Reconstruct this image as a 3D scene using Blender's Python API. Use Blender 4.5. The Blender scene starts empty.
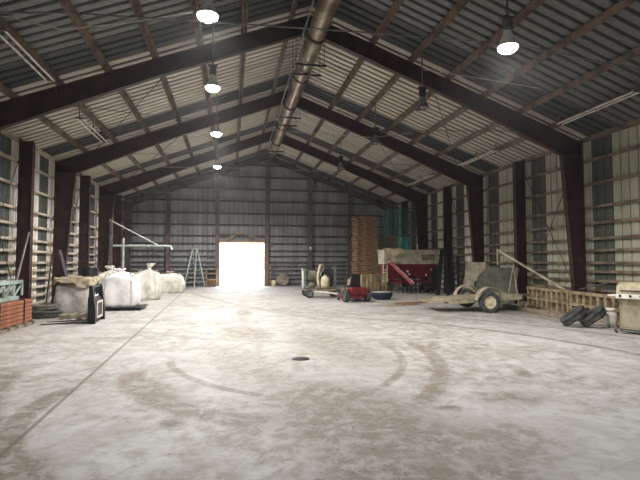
import bpy, math, random
from mathutils import Vector, Matrix, Euler
random.seed(7)
SC = bpy.context.scene
COL = SC.collection
PI = math.pi
R = math.radians
V = Vector

# ------------------------------------------------------------------ mesh builder
class MB:
    def __init__(s):
        s.v = []; s.f = []; s.sm = []
    def add(s, vs, fs, smooth=False, M=None):
        b = len(s.v)
        s.v += [tuple(M @ V(p)) if M is not None else tuple(p) for p in vs]
        s.f += [tuple(b + i for i in f) for f in fs]
        s.sm += [smooth] * len(fs)
        return s
    def box(s, c, d, rot=(0, 0, 0), M=None, taper=1.0):
        x, y, z = d[0] / 2, d[1] / 2, d[2] / 2
        t = taper
        vs = [(-x, -y, -z), (x, -y, -z), (x, y, -z), (-x, y, -z), (-x * t, -y * t, z), (x * t, -y * t, z), (x * t, y * t, z), (-x * t, y * t, z)]
        fs = [(0, 3, 2, 1), (4, 5, 6, 7), (0, 1, 5, 4), (1, 2, 6, 5), (2, 3, 7, 6), (3, 0, 4, 7)]
        T = Matrix.Translation(V(c)) @ Euler(rot).to_matrix().to_4x4()
        if M is not None: T = M @ T
        return s.add(vs, fs, False, T)
    def span(s, a, b):
        return s.box([(a[i] + b[i]) / 2 for i in range(3)], [abs(b[i] - a[i]) for i in range(3)])
    def bar(s, a, b, w, h, up=(0, 0, 1)):
        a = V(a); b = V(b); d = b - a; L = d.length
        z = d / L; u = V(up)
        if abs(z.dot(u)) > .99: u = V((1, 0, 0))
        x = u.cross(z).normalized(); y = z.cross(x)
        M = Matrix((x, y, z)).transposed().to_4x4(); M.translation = (a + b) / 2
        return s.box((0, 0, 0), (w, h, L), M=M)
    def tube(s, pts, r, n=8, closed=False, caps=True):
        pts = [V(p) for p in pts]; m = len(pts)
        rs = r if isinstance(r, (list, tuple)) else [r] * m
        vs = []; prev = None
        for i, p in enumerate(pts):
            if closed: t = pts[(i + 1) % m] - pts[i - 1]
            else: t = pts[min(i + 1, m - 1)] - pts[max(i - 1, 0)]
            t.normalize()
            if prev is None:
                u = V((0, 0, 1)) if abs(t.z) < .9 else V((1, 0, 0))
                x = u.cross(t).normalized()
            else:
                x = (prev - t * prev.dot(t)).normalized()
            prev = x; y = t.cross(x)
            for k in range(n):
                a = 2 * PI * k / n
                vs.append(p + (x * math.cos(a) + y * math.sin(a)) * rs[i])
        fs = []
        for i in range(m if closed else m - 1):
            for k in range(n):
                j = (i + 1) % m
                fs.append((i * n + k, i * n + (k + 1) % n, j * n + (k + 1) % n, j * n + k))
        s.add(vs, fs, True)
        if caps and not closed:
            s.add(vs[:n], [tuple(range(n))[::-1]]); s.add(vs[-n:], [tuple(range(n))])
        return s
    def lathe(s, prof, n=20, M=None, smooth=True, cap=True):
        vs = []; fs = []; m = len(prof)
        for r, z in prof:
            for k in range(n):
                a = 2 * PI * k / n
                vs.append((r * math.cos(a), r * math.sin(a), z))
        for i in range(m - 1):
            for k in range(n):
                fs.append((i * n + k, i * n + (k + 1) % n, (i + 1) * n + (k + 1) % n, (i + 1) * n + k))
        s.add(vs, fs, smooth, M)
        if cap:
            if prof[0][0] > 1e-4: s.add(vs[:n], [tuple(range(n))[::-1]], False, M)
            if prof[-1][0] > 1e-4: s.add(vs[-n:], [tuple(range(n))], False, M)
        return s
    def cyl(s, a, b, r, n=16):
        return s.tube([a, b], r, n)
    def prism(s, poly, t, M=None):
        n = len(poly)
        vs = [(x, -t / 2, z) for x, z in poly] + [(x, t / 2, z) for x, z in poly]
        fs = [tuple(range(n)), tuple(range(2 * n - 1, n - 1, -1))]
        fs += [(i, i + n, (i + 1) % n + n, (i + 1) % n) for i in range(n)]
        return s.add(vs, fs, False, M)
    def grid(s, fn, nu, nv, wrap_u=False, smooth=True, M=None):
        vs = [fn(i / (nu if wrap_u else nu - 1), j / (nv - 1)) for j in range(nv) for i in range(nu)]
        fs = []
        for j in range(nv - 1):
            for i in range(nu if wrap_u else nu - 1):
                k = (i + 1) % nu
                fs.append((j * nu + i, j * nu + k, (j + 1) * nu + k, (j + 1) * nu + i))
        return s.add(vs, fs, smooth, M)
    def build(s, name, mat, parent=None, bevel=0, solid=0):
        me = bpy.data.meshes.new(name)
        me.from_pydata([tuple(p) for p in s.v], [], s.f)
        me.polygons.foreach_set('use_smooth', s.sm)
        me.materials.append(mat); me.update()
        o = bpy.data.objects.new(name, me); COL.objects.link(o)
        if parent is not None: o.parent = parent
        if bevel:
            m = o.modifiers.new('Bevel', 'BEVEL'); m.width = bevel; m.segments = 2; m.limit_method = 'ANGLE'; m.angle_limit = R(40)
        if solid:
            m = o.modifiers.new('Solidify', 'SOLIDIFY'); m.thickness = solid
        return o

def tag(o, label=None, cat=None, group=None, kind=None):
    if label: o['label'] = label
    if cat: o['category'] = cat
    if group: o['group'] = group
    if kind: o['kind'] = kind
    return o
def thing(name, label, cat, loc=(0, 0, 0), rz=0, group=None):
    o = bpy.data.objects.new(name, None); COL.objects.link(o)
    o.empty_display_size = .1
    o.location = loc; o.rotation_euler = (0, 0, rz)
    return tag(o, label, cat, group)
def kids(o): return [c for c in COL.objects if c.parent == o]
def dup(o, loc=None, rz=None, label=None, group=None, parent=None):
    c = o.copy(); COL.objects.link(c)
    if parent is not None: c.parent = parent
    for ch in kids(o): dup(ch, parent=c)
    if loc is not None: c.location = loc
    if rz is not None: c.rotation_euler = (0, 0, rz)
    return tag(c, label, None, group)

# ------------------------------------------------------------------ materials
def S(r, g, b):
    f = lambda c: (c / 255 / 12.92) if c <= 10 else ((c / 255 + .055) / 1.055) ** 2.4
    return (f(r), f(g), f(b), 1)
class NT:
    def __init__(s, name):
        s.m = bpy.data.materials.new(name); s.m.use_nodes = True
        s.t = s.m.node_tree; s.b = s.t.nodes['Principled BSDF']
        s.co = s.t.nodes.new('ShaderNodeTexCoord').outputs['Object']
        s.sep = None
    def n(s, typ, **kw):
        x = s.t.nodes.new(typ)
        for k, v in kw.items(): setattr(x, k, v)
        return x
    def l(s, a, b): s.t.links.new(a, b)
    def put(s, x, i):
        if isinstance(x, (int, float)): i.default_value = x
        else: s.l(x, i)
    def math(s, op, a, b=0.0, c=None, clamp=False):
        x = s.n('ShaderNodeMath', operation=op); x.use_clamp = clamp
        s.put(a, x.inputs[0]); s.put(b, x.inputs[1])
        if c is not None: s.put(c, x.inputs[2])
        return x.outputs[0]
    def xyz(s):
        if s.sep is None:
            s.sep = s.n('ShaderNodeSeparateXYZ'); s.l(s.co, s.sep.inputs[0])
        return s.sep.outputs
    def noise(s, scale, detail=4, rough=.6, dist=0, stretch=None):
        x = s.n('ShaderNodeTexNoise'); x.inputs['Scale'].default_value = scale; x.inputs['Detail'].default_value = detail
        x.inputs['Roughness'].default_value = rough; x.inputs['Distortion'].default_value = dist
        if stretch:
            mp = s.n('ShaderNodeMapping'); mp.inputs['Scale'].default_value = stretch
            s.l(s.co, mp.inputs[0]); s.l(mp.outputs[0], x.inputs['Vector'])
        else: s.l(s.co, x.inputs['Vector'])
        return x.outputs['Fac']
    def ramp(s, fac, a, b):
        x = s.n('ShaderNodeMapRange'); x.interpolation_type = 'SMOOTHSTEP'
        s.put(fac, x.inputs[0]); x.inputs[1].default_value = a; x.inputs[2].default_value = b
        return x.outputs[0]
    def mix(s, fac, a, b):
        x = s.n('ShaderNodeMix', data_type='RGBA')
        s.put(fac, x.inputs[0])
        for v, i in ((a, 6), (b, 7)):
            if isinstance(v, tuple): x.inputs[i].default_value = v
            else: s.l(v, x.inputs[i])
        return x.outputs[2]
    def bump(s, h, strength=.3, dist=.02):
        x = s.n('ShaderNodeBump'); x.inputs['Strength'].default_value = strength; x.inputs['Distance'].default_value = dist
        s.l(h, x.inputs['Height']); s.l(x.outputs[0], s.b.inputs['Normal'])
    def out(s, col, rough=.7, metal=0, spec=.3):
        if isinstance(col, tuple): s.b.inputs['Base Color'].default_value = col
        else: s.l(col, s.b.inputs['Base Color'])
        s.put(rough, s.b.inputs['Roughness']); s.b.inputs['Metallic'].default_value = metal
        s.b.inputs['Specular IOR Level'].default_value = spec
        return s.m
def mat(name, a, b=None, scale=6, rough=.7, metal=0, lo=.4, hi=.65, stretch=None, bump=0, spec=.3, detail=4):
    t = NT(name)
    if b is None: b = tuple(c * .72 for c in a[:3]) + (1,)
    f = t.noise(scale, detail, stretch=stretch)
    c = t.mix(t.ramp(f, lo, hi), a, b)
    if bump: t.bump(f, bump)
    return t.out(c, rough, metal, spec)
def emit(name, col, st):
    t = NT(name); t.b.inputs['Emission Color'].default_value = col; t.b.inputs['Emission Strength'].default_value = st
    return t.out((.8, .8, .8, 1), .4)

BAY = 6.5
YF, YB = -9.1, 33.5
def sheet_mat(name, light, light2, dark, period, lo, hi, axis=1, origin=14.1, rust=(.12, .07, .04, 1), rustamt=.25, stretch=(1, 1, .15), seam=0, shade_to=None, seam0=YF - .4, thr=.60, far=None):
    t = NT(name)
    p = t.math('FRACT', t.math('DIVIDE', t.math('SUBTRACT', t.xyz()[axis], origin), period))
    inside = t.math('MULTIPLY', t.math('GREATER_THAN', p, lo), t.math('LESS_THAN', p, hi))
    f = t.noise(1.7, 5, .65, stretch=stretch)
    c = t.mix(t.ramp(f, .35, .7), light, light2)
    if far: c = t.mix(t.math('GREATER_THAN', t.xyz()[axis], 20.6), c, t.mix(t.ramp(f, .35, .7), far, tuple(x * .8 for x in far[:3]) + (1,)))  # doorway light on the far sheets, painted as a paler base colour
    g = t.noise(9, 4, .7)
    c2 = t.mix(t.ramp(g, .4, .7), dark, tuple(x * .75 for x in dark[:3]) + (1,))
    c = t.mix(inside, c, c2)
    r = t.noise(3.1, 6, .7, stretch=stretch)
    c = t.mix(t.math('MULTIPLY', t.ramp(r, .56, .72), rustamt), c, rust)
    if shade_to is not None:
        # dimness of the near roof bay, painted in as darker grey
        shade_col = t.mix(t.ramp(g, .35, .7), (.17, .168, .158, 1), (.115, .115, .112, 1))
        c = t.mix(t.math('LESS_THAN', t.xyz()[axis], shade_to), c, shade_col)
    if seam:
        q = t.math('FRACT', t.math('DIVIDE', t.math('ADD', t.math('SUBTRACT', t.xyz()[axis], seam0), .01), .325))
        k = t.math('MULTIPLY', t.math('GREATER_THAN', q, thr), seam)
        if shade_to is not None: k = t.math('MULTIPLY', k, t.math('SUBTRACT', 1.0, t.math('MULTIPLY', t.math('LESS_THAN', t.xyz()[axis], shade_to), .45)))
        c = t.mix(k, c, (.035, .032, .03, 1))  # shade in the rib grooves, painted dark along the seams
    return t.out(c, .55, 0, .35)

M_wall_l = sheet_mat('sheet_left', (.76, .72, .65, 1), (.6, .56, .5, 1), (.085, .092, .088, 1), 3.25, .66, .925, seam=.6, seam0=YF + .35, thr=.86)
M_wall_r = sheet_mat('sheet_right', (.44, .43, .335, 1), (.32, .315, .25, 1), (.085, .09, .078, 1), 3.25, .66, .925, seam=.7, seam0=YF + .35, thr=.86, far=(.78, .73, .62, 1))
M_roof = sheet_mat('sheet_roof', (.60, .545, .46, 1), (.42, .38, .32, 1), (.065, .07, .072, 1), BAY, .77, .955, stretch=(.15, 1, .15), seam=.85, shade_to=12.61)
M_back = mat('sheet_back', S(164, 165, 169), S(130, 131, 135), 1.6, .55, lo=.35, hi=.7, stretch=(1, 1, .2))
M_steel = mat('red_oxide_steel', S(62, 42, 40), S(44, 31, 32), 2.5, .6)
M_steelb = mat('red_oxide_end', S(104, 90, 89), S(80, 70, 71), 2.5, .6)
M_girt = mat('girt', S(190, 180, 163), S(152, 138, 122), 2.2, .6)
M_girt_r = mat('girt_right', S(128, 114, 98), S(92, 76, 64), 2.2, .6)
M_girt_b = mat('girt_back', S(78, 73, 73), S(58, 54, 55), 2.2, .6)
M_purlin = mat('purlin', S(112, 96, 83), S(76, 62, 54), 2.0, .6)
M_wire = mat('wire', S(70, 66, 62), None, 5, .5)
M_wirel = mat('pale_wire', S(175, 172, 165), None, 5, .5)
M_white = mat('white_tube', S(225, 222, 212), S(190, 186, 176), 4, .5)
M_galv = mat('galvanised', S(150, 138, 118), S(98, 84, 68), 3.0, .38, .55, stretch=(1, .4, 1))
M_galvd = mat('dark_band', S(58, 50, 44), None, 4, .5, .2)
M_grey = mat('grey_metal', S(120, 120, 118), S(84, 84, 84), 5, .45, .3)
M_dark = mat('dark_metal', S(44, 42, 44), S(28, 27, 29), 5, .5, .1)
M_black = mat('black_plastic', S(30, 31, 36), S(20, 20, 24), 6, .45)
M_tire = mat('tyre_rubber', S(80, 79, 78), S(54, 53, 53), 9, .85)
M_tireg = mat('dusty_rubber', S(118, 112, 102), S(84, 80, 74), 6, .9)
M_bag = mat('woven_bag', S(240, 238, 238), S(218, 215, 215), 2, .75, bump=.1)
M_bag2 = mat('dusty_bag', S(226, 222, 214), S(190, 183, 170), 3, .8, bump=.15)
M_bag3 = mat('grey_bag', S(196, 192, 188), S(150, 145, 140), 2.5, .8, bump=.15)
M_tarp = mat('dirty_tarp', S(186, 172, 148), S(128, 114, 94), 5, .9, bump=.3)
M_strap = mat('strap', S(196, 184, 166), None, 5, .8)
M_wood = mat('pallet_wood', S(158, 128, 98), S(96, 74, 56), 3, .8, stretch=(1, 1, 4))
M_woodo = mat('orange_wood', S(172, 124, 84), S(116, 80, 54), 3, .8)
M_woodg = mat('grey_wood', S(150, 138, 122), S(108, 98, 86), 4, .85, stretch=(.5, 4, 1))
M_beige = mat('beige_wood', S(156, 141, 112), S(112, 97, 74), 4, .8)
M_orange = mat('orange_beam', S(160, 102, 76), S(128, 82, 60), 3, .55)
M_teal = mat('pale_green_steel', S(158, 174, 166), S(118, 134, 128), 3, .6)
M_red = mat('dark_red_paint', S(120, 28, 38), S(80, 22, 29), 4, .45)
M_pink = mat('faded_red_paint', S(206, 112, 112), S(170, 76, 80), 4, .5)
M_cream = mat('cream_paint', S(212, 200, 168), S(172, 160, 130), 4, .55)
M_hop = mat('dusty_grey_box', S(186, 180, 164), S(146, 140, 126), 2.5, .7)
M_olive = mat('olive_metal', S(120, 118, 100), S(86, 84, 72), 4, .6)
M_trailer = mat('trailer_steel', S(168, 158, 134), S(124, 114, 94), 3, .7)
M_plyd = mat('dark_sheet', S(92, 90, 82), S(66, 64, 58), 3, .75)
M_plyl = mat('pale_sheet', S(150, 144, 128), S(120, 114, 100), 3, .75)
M_navy = mat('navy_plastic', S(36, 42, 66), S(24, 28, 46), 4, .5)
M_grill = mat('grill_paint', S(192, 182, 152), S(162, 150, 124), 3, .5)
M_grillp = mat('grill_cabinet', S(160, 152, 128), S(132, 122, 100), 3, .6)
M_pipe = mat('pale_pipe', S(172, 162, 142), S(134, 122, 104), 3, .6)
M_alum = mat('ladder_frame', S(196, 206, 198), S(160, 172, 166), 4, .5)
M_jamb = mat('door_trim', S(172, 144, 114), S(132, 106, 84), 3, .7)
M_glass = mat('unlit_lens', S(170, 168, 160), None, 4, .3)
M_lens = emit('lit_lens', (1, .95, .86, 1), 60)
def floor_material():
    t = NT('dusty_concrete')
    X, Y = t.xyz()[0], t.xyz()[1]
    big = t.noise(.35, 5, .6)
    mid = t.noise(1.6, 6, .7, .6)
    fine = t.noise(9, 5, .7)
    grit = t.noise(38, 3, .7)
    brk = t.noise(4.5, 9, .78, .4)
    bk = t.ramp(brk, .36, .62); bk2 = t.math('ADD', .45, t.math('MULTIPLY', t.ramp(brk, .4, .58), .55))
    c = t.mix(t.ramp(mid, .32, .68), (.55, .54, .525, 1), (.395, .375, .352, 1))
    dirt = (.16, .118, .078, 1)
    # broad drifts of brown soil
    d1 = t.math('MULTIPLY', t.ramp(big, .42, .62), t.math('MULTIPLY', t.ramp(mid, .34, .58), bk))
    tot = t.math('MULTIPLY', d1, .75)
    def blob(cx, cy, rx, ry, amt, ang=0):
        nonlocal tot
        dx = t.math('SUBTRACT', X, cx); dy = t.math('SUBTRACT', Y, cy)
        ca, sa = math.cos(ang), math.sin(ang)
        u = t.math('DIVIDE', t.math('ADD', t.math('MULTIPLY', dx, ca), t.math('MULTIPLY', dy, sa)), rx)
        w = t.math('DIVIDE', t.math('SUBTRACT', t.math('MULTIPLY', dy, ca), t.math('MULTIPLY', dx, sa)), ry)
        d = t.math('SQRT', t.math('ADD', t.math('MULTIPLY', u, u), t.math('MULTIPLY', w, w)))
        d = t.math('ADD', d, t.math('MULTIPLY', t.math('SUBTRACT', mid, .5), 1.6))
        k = t.math('MULTIPLY', t.ramp(d, 1.0, .35), amt)
        k = t.math('MULTIPLY', k, bk2)
        tot = t.math('MAXIMUM', tot, k)
    def arc(p0, p1, p2, w, amt, tread=True):
        nonlocal tot
        ax, ay = p0; bx, by = p1; qx, qy = p2
        D = 2 * (ax * (by - qy) + bx * (qy - ay) + qx * (ay - by))
        ux = ((ax * ax + ay * ay) * (by - qy) + (bx * bx + by * by) * (qy - ay) + (qx * qx + qy * qy) * (ay - by)) / D
        uy = ((ax * ax + ay * ay) * (qx - bx) + (bx * bx + by * by) * (ax - qx) + (qx * qx + qy * qy) * (bx - ax)) / D
        r = math.hypot(ax - ux, ay - uy)
        dx = t.math('SUBTRACT', X, ux); dy = t.math('SUBTRACT', Y, uy)
        d = t.math('ABSOLUTE', t.math('SUBTRACT', t.math('SQRT', t.math('ADD', t.math('MULTIPLY', dx, dx), t.math('MULTIPLY', dy, dy))), r))
        mx, my = (ax + qx) / 2, (ay + qy) / 2
        far = max(math.hypot(ax - mx, ay - my), math.hypot(bx - mx, by - my)) * 1.15
        ex = t.math('SUBTRACT', X, mx); ey = t.math('SUBTRACT', Y, my)
        e = t.math('SQRT', t.math('ADD', t.math('MULTIPLY', ex, ex), t.math('MULTIPLY', ey, ey)))
        k = t.math('MULTIPLY', t.ramp(t.math('ADD', d, t.math('MULTIPLY', t.math('SUBTRACT', fine, .5), w * 1.2)), w, w * .45), t.ramp(e, far, far * .75))
        k = t.math('MULTIPLY', k, bk2)
        tot = t.math('MAXIMUM', tot, t.math('MULTIPLY', k, amt))
    # scuffed turning marks
    for cx, cy, sc_, am in ((2.2, 13.5, 5.5, .7), (-6.0, 9.0, 6.5, .6), (7.0, 2.0, 5.0, .65)):
        dx = t.math('SUBTRACT', X, cx); dy = t.math('SUBTRACT', Y, cy)
        rr = t.math('SQRT', t.math('ADD', t.math('MULTIPLY', dx, dx), t.math('MULTIPLY', dy, dy)))
        an = t.math('ARCTAN2', dx, dy)
        cb = t.n('ShaderNodeCombineXYZ'); t.l(t.math('MULTIPLY', rr, sc_), cb.inputs[0]); t.l(t.math('MULTIPLY', an, 2.2), cb.inputs[1])
        nz = t.n('ShaderNodeTexNoise'); nz.inputs['Scale'].default_value = 1.0; nz.inputs['Detail'].default_value = 5; nz.inputs['Roughness'].default_value = .65
        t.l(cb.outputs[0], nz.inputs['Vector'])
        k = t.math('MULTIPLY', t.ramp(nz.outputs['Fac'], .5, .62), t.math('MULTIPLY', t.ramp(big, .36, .55), bk))
        tot = t.math('MAXIMUM', tot, t.math('MULTIPLY', k, am))
    for a in ARCS: arc(*a)
    for b in BLOBS: blob(*b)
    tot = t.math('MULTIPLY', tot, .9)
    c = t.mix(tot, c, dirt)
    c = t.mix(t.math('MULTIPLY', t.ramp(brk, .48, .62), .45), c, (.30, .255, .21, 1))
    # pale dust scuffs
    sc = t.noise(2.6, 6, .75, 1.2)
    c = t.mix(t.math('MULTIPLY', t.ramp(sc, .6, .72), .35), c, (.66, .64, .62, 1))
    c = t.mix(t.math('MULTIPLY', t.ramp(grit, .66, .74), .35), c, (.14, .105, .08, 1))
    clod = t.math('MULTIPLY', t.ramp(t.noise(22, 3, .6), .6, .68), t.ramp(tot, .25, .7))
    c = t.mix(t.math('MULTIPLY', clod, .8), c, (.06, .042, .028, 1))
    # saw-cut joints
    def joint(x0, sl, w, amt):
        d = t.math('ABSOLUTE', t.math('SUBTRACT', X, t.math('ADD', x0, t.math('MULTIPLY', Y, sl))))
        return t.math('MULTIPLY', t.ramp(d, w, w * .4), amt)
    j = joint(-1.79, -.03, .035, .7)
    c = t.mix(j, c, (.13, .10, .08, 1))
    for y0 in (11.2, 17.6, 24.0):
        d = t.math('ABSOLUTE', t.math('SUBTRACT', Y, y0))
        c = t.mix(t.math('MULTIPLY', t.ramp(d, .03, .012), .4), c, (.2, .16, .13, 1))
    t.bump(t.math('ADD', t.math('MULTIPLY', mid, .5), t.math('MULTIPLY', fine, .4)), .35, .03)
    return t.out(c, t.math('ADD', .55, t.math('MULTIPLY', brk, .25)), 0, .4)
ARCS = [((-3.3, 8.0), (-2.6, 5.6), (-1.4, 3.6), .36, 1.0, False),
        ((-2.0, 6.9), (-2.1, 5.2), (-1.35, 3.9), .2, 1.0, False),
        ((-1.45, 7.8), (-.75, 5.9), (.4, 5.0), .28, .9),
        ((-1.0, 8.4), (-.2, 6.6), (.6, 5.9), .1, .8),
        ((3.6, 9.6), (3.25, 7.2), (2.0, 5.2), .2, .9),
        ((3.0, 9.6), (2.75, 7.5), (1.7, 5.9), .1, .8),
        ((2.6, 14.5), (6.0, 11.0), (7.2, 6.9), .15, .9),
        ((3.4, 16.0), (7.0, 12.6), (8.8, 8.2), .15, .8),
        ((-2.2, 27.0), (.2, 19.0), (3.4, 12.0), .25, .6, False),
        ((.0, 19.0), (2.6, 15.5), (6.5, 14.6), .3, .6, False),
        ((-1.9, 12.0), (.5, 10.2), (3.6, 10.0), .16, .6, False),
        ((1.3, 30.0), (.5, 20.0), (.4, 10.0), .3, .4, False)]
BLOBS = [(1.35, 4.9, 1.3, 2.6, .9, .25), (.2, 8.0, .7, 3.0, .6, .25), (-1.0, 6.6, .4, 1.5, .9, .5), (2.2, 4.1, 1.2, .9, .8, 0), (3.05, 6.9, .16, .6, 1.0, .2), (2.4, 5.15, .2, .16, 1.0, 0),
         (4.25, 6.5, .18, .4, 1.0, -.3), (3.9, 8.9, .2, .6, 1.0, -.4), (-.6, 5.2, .2, .2, 1.0, 0), (.3, 11.5, .8, 1.8, .8, .2), (2.0, 9.6, 1.0, 3.2, .75, .1), (.4, 16, .4, 1.6, .8, 0), (3.4, 5.4, .7, .4, .8, 0),
         (-1.7, 4.2, .5, .7, 1.0, .3), (-.3, 3.8, .6, .5, .7, 0), (1.4, 3.5, 1.6, .6, 1.0, 0), (6.2, 17.5, 1.8, .8, .9, 0), (10.4, 14, 1.2, 9, .8, 0), (-5.6, 15, 1.4, 7, .7, 0), (5.0, 21.5, 2.5, 2, .6, 0)]
M_floor = floor_material()
M_dark_yard = mat('unseen_dark_yard', (.09, .09, .09, 1), (.06, .06, .06, 1), 3, .9)
M_ground = mat('sunlit_gravel', (.62, .58, .52, 1), (.5, .46, .4, 1), 3, .9)

# ------------------------------------------------------------------ the building
XL, XR, XC = -6.95, 11.5, 2.27
ZE, ZR = 5.8, 9.3
SLP = (ZR - ZE) / (XR - XC)
def roofz(x): return ZR - SLP * abs(x - XC)
def structure(o, label=None):
    o['kind'] = 'structure'
    if label: o['label'] = label
    return o

b = MB(); b.span((XL - .4, YF - 1, -.3), (XR + .4, YB + .3, 0)); structure(b.build('floor', M_floor), 'dusty concrete floor with curved tyre tracks and brown dirt')
b = MB(); b.span((-70, YB + .3, -.35), (80, 120, -.04)); structure(b.build('ground_outside', M_ground), 'sunlit gravel yard outside the bright doorway')
b = MB(); b.span((-70, -80, -.35), (80, YF - 1, -.04)); structure(b.build('ground_outside', M_dark_yard), 'unseen yard behind the photographer, darkened to cut bounce light')  # out of view; dark colour chosen to keep bounce off the roof

def ribbed(m, a, bb, pitch, fn, flat=.62, dep=.045):
    # profile runs along one axis; fn(u, off) gives the two ends of the sheet at u
    us = []
    u = a
    while u < bb - 1e-6:
        f = pitch * flat; s_ = pitch * .07
        us += [(u, 0), (u + f, 0), (u + f + s_, dep), (u + pitch - s_, dep)]
        u += pitch
    us.append((bb, 0))
    vs = []; fs = []
    for i, (q, o) in enumerate(us):
        lo, hi = fn(min(q, bb), o); vs += [lo, hi]
        if i: fs.append((2 * i - 2, 2 * i, 2 * i + 1, 2 * i - 1))
    m.add(vs, fs)
P = .325
GZ = [.16, .45, .75, 1.05, 1.35, 1.63, 2.03, 2.41, 2.91, 3.44, 4.2, 4.99]
def side_wall(name, x, sgn, mw, mg):
    xs = x + sgn * .17
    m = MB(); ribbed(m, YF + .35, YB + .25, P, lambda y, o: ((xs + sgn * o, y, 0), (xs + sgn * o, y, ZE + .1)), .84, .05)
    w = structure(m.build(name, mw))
    for z in GZ:
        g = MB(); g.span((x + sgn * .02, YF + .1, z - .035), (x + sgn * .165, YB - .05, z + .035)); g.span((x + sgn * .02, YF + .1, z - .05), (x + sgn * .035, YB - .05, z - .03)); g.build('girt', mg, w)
    g = MB(); g.span((x + sgn * .0, YF + .1, ZE - .14), (x + sgn * .165, YB - .05, ZE - .02)); g.build('eave_strut', mg, w)
    for y0 in (14.25, 20.75):
        for (ya, za, yb, zb) in ((y0, .4, y0 + 3.0, 5.2), (y0, 5.2, y0 + 3.0, .4)):
            if (y0 > 20 and za > 1): continue
            g = MB(); g.tube([(x - sgn * .06, ya, za), (x - sgn * .06, yb, zb)], .014, 6); g.build('brace_rod', M_wire, w)
    return w
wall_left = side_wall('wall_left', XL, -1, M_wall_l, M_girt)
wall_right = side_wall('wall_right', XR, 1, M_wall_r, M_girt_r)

# roof
m = MB()
for sg, xe in ((-1, XL - .25), (1, XR + .25)):
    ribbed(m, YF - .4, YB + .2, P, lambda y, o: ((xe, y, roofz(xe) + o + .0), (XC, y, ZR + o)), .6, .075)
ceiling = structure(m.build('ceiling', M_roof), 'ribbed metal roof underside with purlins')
for sg in (-1, 1):
    for off in (.55, 1.95, 3.2, 4.45, 5.7, 6.95, 8.1):
        x = XC + sg * off; z = roofz(x) - .02
        a = -sg * math.atan(SLP)
        g = MB()
        M0 = Matrix.Translation((x, (YF + YB) / 2, z)) @ Matrix.Rotation(-a, 4, 'Y').inverted()
        L = YB - YF
        g.box((0, 0, -.085), (.02, L, .17), M=M0); g.box((sg * .025, 0, -.165), (.055, L, .012), M=M0); g.box((-sg * .035, 0, -.01), (.08, L, .012), M=M0)
        g.build('purlin', M_purlin, ceiling)

# portal frames
def portal(y, label, d0=.36, d1=.76, d2=.5, ms=M_steel, w=.18, gable=False):
    f = thing('steel_frame', label, 'steel frame'); f['kind'] = 'structure'
    top = .19
    for sg, x in ((-1, XL), (1, XR)):
        xi0, xi1 = x - sg * d0, x - sg * d1
        zk = roofz(xi1) - top - (d1 * .9)
        c = MB()
        c.prism([(x, 0), (xi0, 0), (xi1, zk), (x - sg * .0, ZE - .15)], .03, Matrix.Translation((0, y, 0)))
        c.box((x - sg * d0 / 2, y, .012), (d0, w, .024))
        c.bar((x - sg * .01, y, 0), (x - sg * .01, y, ZE - .1), .02, w, (0, 1, 0))
        c.bar((xi0, y, 0), (xi1, y, zk), .025, w, (0, 1, 0))
        # inner and outer flanges lie across the web
        c.bar((x - sg * .1, y, zk), (xi1, y, zk), .02, w, (0, 1, 0))
        c.build('column', ms, f)
        r = MB()
        xr = XC
        dd = lambda t: d1 * .9 * (1 - t) + d2 * t
        n = 6
        pts_t = []; pts_b = []
        for i in range(n + 1):
            t = i / n; xx = xi1 + (XC - xi1) * t
            zt = roofz(xx) - top
            pts_t.append((xx, zt)); pts_b.append((xx, zt - (d2 + (d1 * .9 - d2) * max(0, 1 - t * 2.2))))
        outer = (x, roofz(x) - top)
        poly = [outer, (x, zk)] + [(xi1, zk)] + pts_b[1:] + pts_t[::-1]
        r.prism(poly, .03, Matrix.Translation((0, y, 0)))
        r.bar((x, y, roofz(x) - top), (XC, y, ZR - top), w, .022)
        for i in range(n):
            a_, b_ = (pts_b[i] if i else (xi1, zk)), pts_b[i + 1]
            r.bar((a_[0], y, a_[1]), (b_[0], y, b_[1]), w, .025)
        for t in (1, 3, 5):
            a_, b_ = pts_t[t], pts_b[t]; r.bar((a_[0], y, a_[1]), (b_[0], y, b_[1]), w * .8, .02)
        r.build('rafter', ms, f)
    return f
portal(14.1, 'dark red steel roof frame nearest the camera, spanning in front of the second lamp')
portal(20.6, 'dark red steel roof frame, second from the camera, over the dark leaning sheets')
portal(27.05, 'dark red steel roof frame, third from the camera, where the ridge duct ends')
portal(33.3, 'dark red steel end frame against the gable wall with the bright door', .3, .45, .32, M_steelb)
def post(x, y, sg, label):
    p = MB(); d = .42
    p.span((x, y - .012, 0), (x - sg * d, y + .012, roofz(x - sg * .3) - .24))
    p.span((x, y - .11, 0), (x - sg * .02, y + .11, ZE - .05)); p.span((x - sg * d, y - .11, 0), (x - sg * (d - .02), y + .11, roofz(x - sg * .3) - .3))
    p.span((x - sg * .02, y - .11, 0), (x - sg * (d - .02), y + .11, .02))
    o = p.build('wall_column', M_steel); structure(o, label)
for y, s_ in ((17.35, 'near'), (23.85, 'middle'), (30.3, 'far')):
    post(XL, y, -1, f'{s_} intermediate steel post on the side wall with the white bulk bags')
    post(XR, y, 1, f'{s_} intermediate steel post on the side wall with the trailer')

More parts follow.
